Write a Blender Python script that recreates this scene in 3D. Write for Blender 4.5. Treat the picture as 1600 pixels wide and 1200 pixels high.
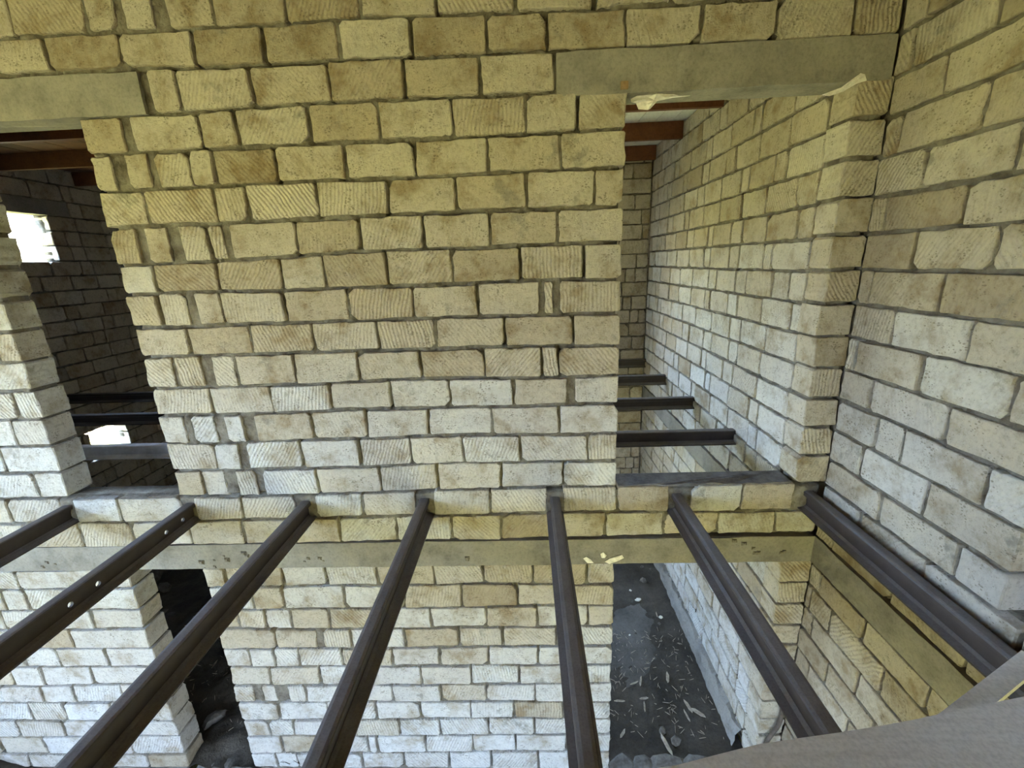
import bpy, math, random
import numpy as np
from mathutils import Matrix, Vector

# ------------------------------------------------------------------ scene, camera, light
S = bpy.context.scene
C = S.collection
for o in list(bpy.data.objects):
    bpy.data.objects.remove(o)

F_PX, YAW, PITCH, ROLL = 684.57, -0.0375819, 0.2700185, -0.0377648
CAM = np.array([0.0, -2.7314, 4.2141])


def cam_rot(yaw, pitch, roll):
    cy, sy, cp, sp, cr, sr = (math.cos(yaw), math.sin(yaw), math.cos(pitch),
                              math.sin(pitch), math.cos(roll), math.sin(roll))
    m0 = np.array([[1, 0, 0], [0, 0, -1], [0, 1, 0]], float)
    ry = np.array([[cy, -sy, 0], [sy, cy, 0], [0, 0, 1]])
    rp = np.array([[1, 0, 0], [0, cp, -sp], [0, sp, cp]])
    rr = np.array([[cr, -sr, 0], [sr, cr, 0], [0, 0, 1]])
    return rr @ rp @ m0 @ ry


RW = cam_rot(YAW, PITCH, ROLL)
cd = bpy.data.cameras.new('camera')
cam = bpy.data.objects.new('camera', cd)
C.objects.link(cam)
cd.sensor_fit = 'HORIZONTAL'
cd.sensor_width = 36.0
cd.lens = F_PX / 1600 * 36.0
cd.clip_start = 0.02
m = np.eye(4)
m[:3, 0], m[:3, 1], m[:3, 2], m[:3, 3] = RW[0], -RW[1], -RW[2], CAM
cam.matrix_world = Matrix(m.tolist())
S.camera = cam

S.view_settings.view_transform = 'Standard'
S.view_settings.look = 'None'
S.view_settings.gamma = 1.0
S.view_settings.use_curve_mapping = False
S.view_settings.exposure = 2.85

W = bpy.data.worlds.new('world')
S.world = W
W.use_nodes = True
wn = W.node_tree.nodes
wl = W.node_tree.links
wn.clear()
sky = wn.new('ShaderNodeTexSky')
sky.sky_type = 'NISHITA'
sky.sun_disc = False
sky.sun_elevation = math.radians(46)
sky.sun_rotation = math.radians(125)
sky.dust_density = 1.0
mixw = wn.new('ShaderNodeMixRGB')
mixw.inputs[0].default_value = 0.7
mixw.inputs[2].default_value = (1.6, 2.4, 3.75, 1)
bg = wn.new('ShaderNodeBackground')
bg.inputs[1].default_value = 1.22
wo = wn.new('ShaderNodeOutputWorld')
wl.new(sky.outputs[0], mixw.inputs[1])
wl.new(mixw.outputs[0], bg.inputs[0])
wl.new(bg.outputs[0], wo.inputs[0])

sd = bpy.data.lights.new('sun', 'SUN')
sd.energy = 17.0
sd.angle = math.radians(0.6)
sd.color = (1.0, 0.96, 0.88)
sun = bpy.data.objects.new('sun', sd)
C.objects.link(sun)
sun.rotation_euler = (0.0, math.radians(44), math.radians(-35))      # from +X and a little -Y, 46 degrees high

try:
    S.cycles.max_bounces = 10
    S.cycles.diffuse_bounces = 7
    S.cycles.caustics_reflective = False
    S.cycles.caustics_refractive = False
    S.cycles.use_denoising = True
except Exception:
    pass

# ------------------------------------------------------------------ helpers


def rays(pts):
    d = (np.array(pts, float) - [800, 600]) / F_PX
    return np.c_[d, np.ones(len(d))] @ RW


def on_plane(pts, ax, val):
    """photo pixels -> points where their rays meet the plane coordinate[ax] = val"""
    v = rays(pts)
    t = (val - CAM[ax]) / v[:, ax]
    return CAM + v * t[:, None]


def tag(o, label=None, cat=None, group=None, kind=None):
    if label:
        o['label'] = label
    if cat:
        o['category'] = cat
    if group:
        o['group'] = group
    if kind:
        o['kind'] = kind
    return o


def mesh(name, verts, faces, mat, parent=None, loc=None, rz=0.0, smooth=False):
    me = bpy.data.meshes.new(name)
    me.from_pydata([tuple(map(float, v)) for v in verts], [], faces)
    if smooth:
        me.polygons.foreach_set('use_smooth', [True] * len(me.polygons))
    o = bpy.data.objects.new(name, me)
    C.objects.link(o)
    if mat:
        me.materials.append(mat)
    if parent:
        o.parent = parent
    if loc is not None:
        o.location = loc
    o.rotation_euler = (0, 0, rz)
    return o


def empty(name, loc=(0, 0, 0), rz=0.0):
    o = bpy.data.objects.new(name, None)
    C.objects.link(o)
    o.location = loc
    o.rotation_euler = (0, 0, rz)
    o.empty_display_size = 0.1
    return o


def box_vf(x0, x1, y0, y1, z0, z1):
    v = [(x0, y0, z0), (x1, y0, z0), (x1, y1, z0), (x0, y1, z0),
         (x0, y0, z1), (x1, y0, z1), (x1, y1, z1), (x0, y1, z1)]
    f = [(0, 3, 2, 1), (4, 5, 6, 7), (0, 1, 5, 4), (1, 2, 6, 5), (2, 3, 7, 6), (3, 0, 4, 7)]
    return v, f


class MB:
    def __init__(self):
        self.v, self.f = [], []

    def add(self, v, f):
        n = len(self.v)
        self.v += list(v)
        self.f += [tuple(i + n for i in q) for q in f]

    def box(self, *a):
        self.add(*box_vf(*a))

    def build(self, name, mat, parent=None, **k):
        return mesh(name, self.v, self.f, mat, parent, **k)


def vnoise(x, y, seed=0):
    """smooth lattice noise 0..1"""
    xi, yi = np.floor(x).astype(np.int64), np.floor(y).astype(np.int64)
    fx, fy = x - xi, y - yi
    fx, fy = fx * fx * (3 - 2 * fx), fy * fy * (3 - 2 * fy)

    def h(a, b):
        n = (a * 374761393 + b * 668265263 + seed * 974711) & 0x7fffffff
        n = ((n ^ (n >> 13)) * 1274126177) & 0x7fffffff
        return ((n ^ (n >> 16)) & 0xffff) / 65535.0
    return ((h(xi, yi) * (1 - fx) + h(xi + 1, yi) * fx) * (1 - fy)
            + (h(xi, yi + 1) * (1 - fx) + h(xi + 1, yi + 1) * fx) * fy)


# ------------------------------------------------------------------ materials


def new_mat(name, rough=0.9):
    mt = bpy.data.materials.new(name)
    mt.use_nodes = True
    nt = mt.node_tree
    b = nt.nodes['Principled BSDF']
    b.inputs['Roughness'].default_value = rough
    try:
        b.inputs['Specular IOR Level'].default_value = 0.25
    except Exception:
        pass
    return mt, nt, b


def nd(nt, t, **kw):
    n = nt.nodes.new(t)
    for k, v in kw.items():
        if k in n.inputs.keys():
            n.inputs[k].default_value = v
        else:
            setattr(n, k, v)
    return n


def ramp(nt, src, stops):
    r = nt.nodes.new('ShaderNodeValToRGB')
    e = r.color_ramp.elements
    while len(e) < len(stops):
        e.new(0.5)
    for q, (p, c) in zip(e, stops):
        q.position = p
        q.color = c if len(c) == 4 else (*c, 1)
    nt.links.new(src, r.inputs[0])
    return r


def mixc(nt, fac, a, b, mode='MIX'):
    n = nt.nodes.new('ShaderNodeMixRGB')
    n.blend_type = mode
    for i, s in ((0, fac), (1, a), (2, b)):
        if hasattr(s, 'is_linked'):
            nt.links.new(s, n.inputs[i])
        elif isinstance(s, (int, float)):
            n.inputs[i].default_value = s
        else:
            n.inputs[i].default_value = (*s, 1) if len(s) == 3 else s
    return n.outputs[0]


def math_n(nt, op, a, b=0.0, clamp=False):
    n = nt.nodes.new('ShaderNodeMath')
    n.operation = op
    n.use_clamp = clamp
    for i, s in ((0, a), (1, b)):
        if hasattr(s, 'is_linked'):
            nt.links.new(s, n.inputs[i])
        else:
            n.inputs[i].default_value = s
    return n.outputs[0]


def stone_material(name, tints, saw=0.85, pore=1.15):
    mt, nt, b = new_mat(name, 0.95)
    L = nt.links
    tc = nd(nt, 'ShaderNodeTexCoord')
    oi = nd(nt, 'ShaderNodeObjectInfo')
    off = nd(nt, 'ShaderNodeVectorMath', operation='SCALE')
    cmb = nd(nt, 'ShaderNodeCombineXYZ')
    r1 = math_n(nt, 'MULTIPLY', oi.outputs['Random'], 91.7)
    r2 = math_n(nt, 'FRACT', r1)
    r3 = math_n(nt, 'FRACT', math_n(nt, 'MULTIPLY', oi.outputs['Random'], 733.3))
    L.new(r2, cmb.inputs[0])
    L.new(oi.outputs['Random'], cmb.inputs[1])
    L.new(r3, cmb.inputs[2])
    L.new(cmb.outputs[0], off.inputs[0])
    off.inputs['Scale'].default_value = 37.0
    vec = nd(nt, 'ShaderNodeVectorMath', operation='ADD')
    L.new(tc.outputs['Object'], vec.inputs[0])
    L.new(off.outputs[0], vec.inputs[1])
    V = vec.outputs[0]
    # overall colour of the block
    base = ramp(nt, oi.outputs['Random'], tints).outputs[0]
    n1 = nd(nt, 'ShaderNodeTexNoise', Scale=5.0, Detail=5.0, Roughness=0.65)
    L.new(V, n1.inputs['Vector'])
    stain = ramp(nt, n1.outputs[0], [(0.33, (0.66, 0.58, 0.46)), (0.50, (1, 1, 1)), (0.75, (1.12, 1.1, 1.06))]).outputs[0]
    col = mixc(nt, 1.0, base, stain, 'MULTIPLY')
    n2 = nd(nt, 'ShaderNodeTexNoise', Scale=38.0, Detail=7.0, Roughness=0.8)
    L.new(V, n2.inputs['Vector'])
    fine = ramp(nt, n2.outputs[0], [(0.30, (0.55, 0.49, 0.40)), (0.48, (1, 1, 1)), (0.70, (1.16, 1.15, 1.12))]).outputs[0]
    col = mixc(nt, 0.75, col, fine, 'MULTIPLY')
    # pores
    st = nd(nt, 'ShaderNodeMapping')
    st.inputs['Scale'].default_value = (55, 55, 80)
    L.new(V, st.inputs[0])
    vor = nd(nt, 'ShaderNodeTexVoronoi', Scale=1.0, Randomness=1.0)
    L.new(st.outputs[0], vor.inputs['Vector'])
    n3 = nd(nt, 'ShaderNodeTexNoise', Scale=14.0, Detail=2.0)
    L.new(V, n3.inputs['Vector'])
    thr = math_n(nt, 'MULTIPLY', math_n(nt, 'SUBTRACT', n3.outputs[0], 0.42, True), 1.25 * pore)
    p = math_n(nt, 'LESS_THAN', vor.outputs['Distance'], thr)
    col = mixc(nt, math_n(nt, 'MULTIPLY', p, 0.55), col, (0.16, 0.13, 0.085))
    n4 = nd(nt, 'ShaderNodeTexNoise', Scale=4.5, Detail=7.0, Roughness=0.7)
    of2 = nd(nt, 'ShaderNodeVectorMath', operation='ADD')
    of2.inputs[1].default_value = (5.3, 1.7, 9.1)
    L.new(V, of2.inputs[0])
    L.new(of2.outputs[0], n4.inputs['Vector'])
    sm = ramp(nt, n4.outputs[0], [(0.60, (0, 0, 0)), (0.68, (0.75, 0.75, 0.75))]).outputs[0]
    col = mixc(nt, sm, col, (0.27, 0.245, 0.20))
    L.new(col, b.inputs['Base Color'])
    # saw marks: arcs in a direction of the block's own
    rot = nd(nt, 'ShaderNodeVectorRotate', rotation_type='Y_AXIS')
    L.new(V, rot.inputs['Vector'])
    L.new(math_n(nt, 'MULTIPLY', math_n(nt, 'SUBTRACT', r2, 0.5), 1.5), rot.inputs['Angle'])
    wv = nd(nt, 'ShaderNodeTexWave', Scale=14.0, Distortion=5.0, Detail=3.0)
    wv.inputs['Detail Scale'].default_value = 0.6
    L.new(rot.outputs[0], wv.inputs['Vector'])
    sawamt = math_n(nt, 'MULTIPLY', math_n(nt, 'SUBTRACT', r3, 0.35, True), saw)
    h = math_n(nt, 'ADD', math_n(nt, 'MULTIPLY', wv.outputs['Fac'], sawamt),
               math_n(nt, 'MULTIPLY', n2.outputs[0], 1.7))
    h = math_n(nt, 'ADD', h, math_n(nt, 'MULTIPLY', n1.outputs[0], 1.6))
    h = math_n(nt, 'SUBTRACT', h, math_n(nt, 'MULTIPLY', p, 0.45))
    bp = nd(nt, 'ShaderNodeBump', Strength=1.0, Distance=0.012)
    L.new(h, bp.inputs['Height'])
    L.new(bp.outputs[0], b.inputs['Normal'])
    return mt


STONE = stone_material('limestone', [(0.0, (0.444, 0.377, 0.281)), (0.25, (0.518, 0.459, 0.370)),
                                     (0.5, (0.555, 0.503, 0.422)), (0.8, (0.503, 0.444, 0.355)), (1.0, (0.392, 0.326, 0.237))])
STONE_PALE = stone_material('limestone_pale', [(0.0, (0.540, 0.496, 0.437)), (0.3, (0.592, 0.562, 0.518)),
                                               (0.6, (0.614, 0.592, 0.555)), (1.0, (0.518, 0.466, 0.392))])


def noise_mat(name, c0, c1, scale=8.0, c2=None, bump=0.5, dist=0.01, rough=0.95, detail=8.0, metal=0.0, coord='Object', hi=40.0):
    mt, nt, b = new_mat(name, rough)
    L = nt.links
    tc = nd(nt, 'ShaderNodeTexCoord')
    n1 = nd(nt, 'ShaderNodeTexNoise', Scale=scale, Detail=detail, Roughness=0.65)
    L.new(tc.outputs[coord], n1.inputs['Vector'])
    stops = [(0.3, c0), (0.7, c1)]
    if c2:
        stops = [(0.28, c0), (0.5, c1), (0.72, c2)]
    col = ramp(nt, n1.outputs[0], stops).outputs[0]
    n2 = nd(nt, 'ShaderNodeTexNoise', Scale=hi, Detail=5.0, Roughness=0.7)
    L.new(tc.outputs[coord], n2.inputs['Vector'])
    fine = ramp(nt, n2.outputs[0], [(0.3, (0.7, 0.68, 0.65)), (0.5, (1, 1, 1)), (0.75, (1.12, 1.12, 1.1))]).outputs[0]
    L.new(mixc(nt, 0.8, col, fine, 'MULTIPLY'), b.inputs['Base Color'])
    h = math_n(nt, 'ADD', n1.outputs[0], math_n(nt, 'MULTIPLY', n2.outputs[0], 0.6))
    bp = nd(nt, 'ShaderNodeBump', Strength=bump, Distance=dist)
    L.new(h, bp.inputs['Height'])
    L.new(bp.outputs[0], b.inputs['Normal'])
    b.inputs['Metallic'].default_value = metal
    return mt


MORTAR = noise_mat('mortar', (0.06, 0.048, 0.036), (0.155, 0.135, 0.108), 9.0, (0.25, 0.23, 0.195), 0.9, 0.012, hi=70.0)
CONCRETE = noise_mat('concrete', (0.12, 0.11, 0.096), (0.225, 0.208, 0.182), 3.5, (0.27, 0.248, 0.21), 0.6, 0.006, hi=60.0)


def steel_material(name, paint, dust, amount=0.85):
    """dark primed steel with grey dust lying on the faces that look up"""
    mt, nt, b = new_mat(name, 0.55)
    L = nt.links
    tc = nd(nt, 'ShaderNodeTexCoord')
    n1 = nd(nt, 'ShaderNodeTexNoise', Scale=9.0, Detail=8.0, Roughness=0.7)
    L.new(tc.outputs['Object'], n1.inputs['Vector'])
    n2 = nd(nt, 'ShaderNodeTexNoise', Scale=120.0, Detail=3.0)
    L.new(tc.outputs['Object'], n2.inputs['Vector'])
    a = ramp(nt, n1.outputs[0], [(0.3, tuple(c * 0.7 for c in paint)), (0.6, paint), (0.75, tuple(c * 1.25 for c in paint))]).outputs[0]
    d = ramp(nt, n1.outputs[0], [(0.3, tuple(c * 0.72 for c in dust)), (0.65, dust)]).outputs[0]
    geo = nd(nt, 'ShaderNodeNewGeometry')
    sx = nd(nt, 'ShaderNodeSeparateXYZ')
    L.new(geo.outputs['Normal'], sx.inputs[0])
    up = ramp(nt, sx.outputs[2], [(0.45, (0, 0, 0)), (0.9, (1, 1, 1))]).outputs[0]
    up = math_n(nt, 'MULTIPLY', up, amount)
    up = math_n(nt, 'MULTIPLY', up, math_n(nt, 'ADD', n2.outputs[0], 0.45, True))
    L.new(mixc(nt, up, a, d), b.inputs['Base Color'])
    bp = nd(nt, 'ShaderNodeBump', Strength=0.3, Distance=0.003)
    L.new(math_n(nt, 'ADD', n1.outputs[0], math_n(nt, 'MULTIPLY', n2.outputs[0], 0.4)), bp.inputs['Height'])
    L.new(bp.outputs[0], b.inputs['Normal'])
    return mt


STEEL = steel_material('primed_steel', (0.045, 0.036, 0.037), (0.21, 0.195, 0.195))
STEEL_LIT = steel_material('lit_steel', (0.60, 0.60, 0.63), (0.75, 0.75, 0.77))  # pale paint stands in for sky light falling on this rail
DIRT = noise_mat('dirt', (0.022, 0.018, 0.013), (0.06, 0.05, 0.038), 2.2, (0.10, 0.085, 0.068), 1.0, 0.03, hi=45.0)
GREY_FLOOR = noise_mat('dusty_concrete', (0.045, 0.04, 0.034), (0.095, 0.087, 0.075), 3.0, (0.13, 0.12, 0.105), 0.7, 0.01, hi=50.0)
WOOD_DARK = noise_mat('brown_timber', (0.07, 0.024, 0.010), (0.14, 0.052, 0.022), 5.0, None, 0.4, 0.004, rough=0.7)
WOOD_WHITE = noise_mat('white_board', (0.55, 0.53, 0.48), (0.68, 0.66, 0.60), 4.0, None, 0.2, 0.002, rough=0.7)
CHIP = noise_mat('pale_wood_chip', (0.22, 0.18, 0.13), (0.42, 0.36, 0.28), 30.0, None, 0.3, 0.002)
ROCK = noise_mat('grey_rock', (0.07, 0.06, 0.05), (0.19, 0.17, 0.145), 12.0, None, 0.8, 0.006)
PAPER = noise_mat('torn_paper', (0.62, 0.58, 0.48), (0.78, 0.74, 0.64), 20.0, None, 0.2, 0.002)
PLASTIC = noise_mat('plastic_sheet', (0.62, 0.58, 0.54), (0.76, 0.72, 0.68), 10.0, None, 0.3, 0.004, rough=0.5)
HOSE = noise_mat('brown_hose', (0.06, 0.045, 0.035), (0.10, 0.08, 0.065), 20.0, None, 0.2, 0.002, rough=0.5)
GRASS = noise_mat('grass', (0.27, 0.245, 0.065), (0.40, 0.365, 0.115), 0.8, (0.48, 0.43, 0.16), 0.6, 0.05, hi=20.0)
CHALK = noise_mat('white_chalk', (0.7, 0.7, 0.68), (0.85, 0.85, 0.83), 30.0)


def plank_material():
    mt, nt, b = new_mat('dusty_grey_wood', 0.85)
    L = nt.links
    tc = nd(nt, 'ShaderNodeTexCoord')
    mp = nd(nt, 'ShaderNodeMapping')
    mp.inputs['Scale'].default_value = (1.2, 22, 22)
    L.new(tc.outputs['Object'], mp.inputs[0])
    n1 = nd(nt, 'ShaderNodeTexNoise', Scale=2.0, Detail=8.0, Roughness=0.6)
    L.new(mp.outputs[0], n1.inputs['Vector'])
    c1 = ramp(nt, n1.outputs[0], [(0.3, (0.52, 0.485, 0.44)), (0.5, (0.58, 0.55, 0.505)), (0.7, (0.63, 0.60, 0.555))]).outputs[0]
    n2 = nd(nt, 'ShaderNodeTexNoise', Scale=90.0, Detail=4.0)
    L.new(tc.outputs['Object'], n2.inputs['Vector'])
    c2 = ramp(nt, n2.outputs[0], [(0.3, (0.8, 0.8, 0.8)), (0.6, (1.05, 1.05, 1.05))]).outputs[0]
    L.new(mixc(nt, 0.8, c1, c2, 'MULTIPLY'), b.inputs['Base Color'])
    bp = nd(nt, 'ShaderNodeBump', Strength=0.35, Distance=0.003)
    L.new(n1.outputs[0], bp.inputs['Height'])
    L.new(bp.outputs[0], b.inputs['Normal'])
    return mt


PLANK = plank_material()


def far_wall_material():
    """block pattern for walls the photograph does not show"""
    mt, nt, b = new_mat('block_wall', 0.95)
    L = nt.links
    geo = nd(nt, 'ShaderNodeNewGeometry')
    sx = nd(nt, 'ShaderNodeSeparateXYZ')
    L.new(geo.outputs['Position'], sx.inputs[0])
    cx = nd(nt, 'ShaderNodeCombineXYZ')
    L.new(math_n(nt, 'ADD', sx.outputs[0], sx.outputs[1]), cx.inputs[0])
    L.new(sx.outputs[2], cx.inputs[1])
    br = nd(nt, 'ShaderNodeTexBrick')
    br.inputs['Scale'].default_value = 1.0
    br.inputs['Brick Width'].default_value = 0.4
    br.inputs['Row Height'].default_value = 0.2
    br.inputs['Mortar Size'].default_value = 0.009
    br.inputs['Color1'].default_value = (0.48, 0.44, 0.36, 1)
    br.inputs['Color2'].default_value = (0.42, 0.37, 0.29, 1)
    br.inputs['Mortar'].default_value = (0.28, 0.25, 0.2, 1)
    L.new(cx.outputs[0], br.inputs['Vector'])
    L.new(br.outputs['Color'], b.inputs['Base Color'])
    return mt


BLOCKWALL = far_wall_material()

# ------------------------------------------------------------------ masonry
RNG = random.Random(7)


def block_vf(cs, d, rng, rough=1.0):
    """an irregular sawn block; cs = bl, br, tr, tl corners (x, z), front at y=0, back at y=d"""
    pts = []
    for i in range(4):
        p, q, n = cs[i], cs[(i + 1) % 4], cs[(i - 1) % 4]
        r = (0.003 + 0.012 * rng.random() ** 2 + (rng.uniform(0.008, 0.03) if rng.random() < 0.16 else 0)) * rough
        for (t, k) in ((n, 1.0), (q, 1.0)):
            dx, dz = t[0] - p[0], t[1] - p[1]
            ln = math.hypot(dx, dz)
            rr = min(r * (0.6 + 0.8 * rng.random()), ln * 0.3)
            pts.append((p[0] + dx / ln * rr, p[1] + dz / ln * rr))
        dx, dz = q[0] - p[0], q[1] - p[1]
        ln = math.hypot(dx, dz)
        k = 5 if ln > 0.28 else (3 if ln > 0.12 else 1)
        for j in range(k):
            t = (j + 1) / (k + 1) + rng.uniform(-0.05, 0.05)
            e = rng.uniform(-0.0035, 0.0055) * rough
            pts.append((p[0] + dx * t + dz / ln * e * -1, p[1] + dz * t + dx / ln * e))
    cx = sum(p[0] for p in pts) / len(pts)
    cz = sum(p[1] for p in pts) / len(pts)
    n = len(pts)
    v = []
    for (x, z) in pts:
        w = 0.003 + 0.004 * rng.random()
        dx, dz = cx - x, cz - z
        ln = math.hypot(dx, dz) + 1e-6
        v.append((x + dx / ln * w * 1.2, rng.uniform(-0.0008, 0.0008), z + dz / ln * w))
    for (x, z) in pts:
        v.append((x, 0.004 + 0.004 * rng.random(), z))
    for (x, z) in pts:
        v.append((x, d, z))
    f = [tuple(range(n))]
    for i in range(n):
        j = (i + 1) % n
        f.append((i, i + n, j + n, j))
        f.append((i + n, i + 2 * n, j + 2 * n, j + n))
    f.append(tuple(range(3 * n - 1, 2 * n - 1, -1)))
    return v, f


class Wall:
    """masonry wall: local x along the wall, local -y out of its face, z up"""

    def __init__(self, name, origin, rz, thick=0.19):
        self.name, self.o, self.rz, self.t = name, Vector(origin), rz, thick
        self.root = empty(name, self.o, rz)
        tag(self.root, kind='structure')
        self.joints = []          # (u, z0, z1, depth)
        self.hlines = []          # functions z(u), or numbers, with u range
        self.n = 0

    def block(self, u0, u1, zb0, zb1, zt0, zt1, mat=None, name='brick', gap=0.009, out=None, d=None, rough=1.0, hg=0.010):
        rng = RNG
        j = lambda s=0.0025: rng.uniform(-s, s)
        g0, g1 = gap * rng.uniform(0.6, 1.3), gap * rng.uniform(0.6, 1.3)
        hb, ht = hg * rng.uniform(0.7, 1.3), hg * rng.uniform(0.7, 1.3)
        cu, cz = (u0 + u1) / 2, (zb0 + zt0) / 2
        tilt = j(0.005)
        cs = [(u0 + g0 + tilt - cu + j(), zb0 + hb - cz + j()), (u1 - g1 + tilt - cu + j(), zb1 + hb - cz + j()),
              (u1 - g1 - tilt - cu + j(), zt1 - ht - cz + j()), (u0 + g0 - tilt - cu + j(), zt0 - ht - cz + j())]
        if cs[1][0] - cs[0][0] < 0.02:
            return None
        v, f = block_vf(cs, d or self.t, rng, rough)
        y = rng.uniform(-0.005, 0.005) if out is None else out
        o = mesh(name, v, f, mat or STONE, self.root, (cu, y, cz))
        o.rotation_euler = (rng.uniform(-0.008, 0.008), 0, rng.uniform(-0.012, 0.012))
        self.n += 1
        return o

    def row(self, edges, zb, zt, mat=None, deep=None, **k):
        """edges: u values or (left, right) pairs where the joint is wide; zb, zt numbers or functions"""
        fb = zb if callable(zb) else (lambda u, z=zb: z)
        ft = zt if callable(zt) else (lambda u, z=zt: z)
        for a, b_ in zip(edges[:-1], edges[1:]):
            ul = a[1] if isinstance(a, tuple) else a
            ur = b_[0] if isinstance(b_, tuple) else b_
            mm = mat(RNG) if callable(mat) else mat
            self.block(ul, ur, fb(ul), fb(ur), ft(ul), ft(ur), mm, **k)
        for e in edges[1:-1]:
            c = (e[0] + e[1]) / 2 if isinstance(e, tuple) else e
            wd = (e[1] - e[0]) / 2 if isinstance(e, tuple) else 0.0
            dp = RNG.choice([0.008, 0.02, 0.03, 0.04, 0.05, 0.06]) if deep is None else deep
            if wd:
                dp = RNG.choice([0.006, 0.012, 0.018])
            self.joints.append((c, wd, fb(c), ft(c), dp))
        self.hlines += [(fb, _u(edges[0]), _u(edges[-1])), (ft, _u(edges[0]), _u(edges[-1]))]

    def core(self, rects, cell=0.0125, mat=None, y1=None):
        """recessed mortar bed behind the blocks, one piece for each rectangle (u0, u1, z0, z1)"""
        mb_v, mb_f = [], []
        for (u0, u1, z0, z1) in rects:
            nu, nz = max(3, int((u1 - u0) / cell)), max(3, int((z1 - z0) / cell))
            us, zs = np.linspace(u0, u1, nu + 1), np.linspace(z0, z1, nz + 1)
            U, Z = np.meshgrid(us, zs)
            n1 = vnoise(U * 9 + 3.1, Z * 14, 3) * 0.6 + vnoise(U * 45, Z * 45, 5) * 0.4
            D = np.full(U.shape, 0.022)
            hm = np.zeros(U.shape, bool)
            for (fn, a, b_) in self.hlines:
                zc = np.array([fn(u) for u in us])
                dd = np.abs(Z - zc[None, :])
                hm |= (dd < 0.016) & (U >= a - 0.03) & (U <= b_ + 0.03)
            D[hm] = (-0.004 + 0.055 * n1)[hm]
            for (c, wd, za, zb, dp) in self.joints:
                q = (np.abs(U - c) < 0.017 + wd) & (Z > za + 0.004) & (Z < zb - 0.004)
                D[q] = np.maximum(np.where(q, dp + 0.014 * (n1 - 0.4), 0)[q], np.where(hm, D, -1)[q] * 0.6)
            D += 0.012 * (vnoise(U * 75, Z * 75, 9) - 0.5) + 0.006 * (vnoise(U * 33, Z * 33, 19) - 0.5)
            D[0, :] = D[-1, :] = 0.075
            D[:, 0] = D[:, -1] = 0.075
            n0 = len(mb_v)
            mb_v += list(zip(U.ravel().tolist(), D.ravel().tolist(), Z.ravel().tolist()))
            w = nu + 1
            for r in range(nz):
                b0 = n0 + r * w
                mb_f += [(b0 + i, b0 + i + 1, b0 + i + 1 + w, b0 + i + w) for i in range(nu)]
            v, f = box_vf(u0, u1, 0.07, (y1 or self.t) - 0.012, z0, z1)
            n0 = len(mb_v)
            mb_v += v
            mb_f += [tuple(i + n0 for i in q) for q in f]
        o = mesh('mortar', mb_v, mb_f, mat or MORTAR, self.root, smooth=True)
        o['kind'] = 'stuff'
        return o

    def slab(self, name, u0, u1, z0, z1, mat, out=-0.004, d=None, seed=1, cell=0.04, amp=0.004):
        """a cast concrete piece with a slightly uneven face"""
        d = d or self.t
        nu, nz = max(2, int((u1 - u0) / cell)), max(2, int((z1 - z0) / cell))
        us, zs = np.linspace(u0, u1, nu + 1), np.linspace(z0, z1, nz + 1)
        U, Z = np.meshgrid(us, zs)
        Y = out + amp * 2 * (vnoise(U * 6, Z * 11, seed) - 0.5) + amp * (vnoise(U * 25, Z * 25, seed + 1) - 0.5)
        Zj = Z.copy()
        Zj[0] += amp * 2 * (vnoise(us * 12, us * 0, seed + 2) - 0.5)
        Zj[-1] += amp * 2 * (vnoise(us * 12, us * 0, seed + 3) - 0.5)
        v = list(zip(U.ravel().tolist(), Y.ravel().tolist(), Zj.ravel().tolist()))
        w = nu + 1
        f = [(r * w + i, r * w + i + 1, (r + 1) * w + i + 1, (r + 1) * w + i) for r in range(nz) for i in range(nu)]
        n = len(v)
        v += [(u0, d, z0), (u1, d, z0), (u1, d, z1), (u0, d, z1)]
        bot, top = list(range(w)), list(range(nz * w, nz * w + w))
        lef, rig = [r * w for r in range(nz + 1)], [r * w + nu for r in range(nz + 1)]
        f += [tuple([n, n + 1] + bot[::-1]), tuple(top + [n + 2, n + 3]), tuple(lef + [n + 3, n]),
              tuple(rig[::-1] + [n + 1, n + 2]), (n, n + 3, n + 2, n + 1)]
        return mesh(name, v, f, mat, self.root)


def _u(e):
    return (e[0] + e[1]) / 2 if isinstance(e, tuple) else e


def random_edges(u0, u1, rng, long=0.40, short=0.18, p_short=0.42, start=None):
    e, u = [u0], u0 + (start if start is not None else rng.uniform(0.1, 0.4))
    last_short = False
    while u < u1 - 0.09:
        e.append(u)
        if rng.random() < p_short and not last_short:
            u += short * rng.uniform(0.6, 1.15)
            last_short = True
        else:
            u += long * rng.uniform(0.92, 1.04)
            last_short = False
    e.append(u1)
    return e


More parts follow.
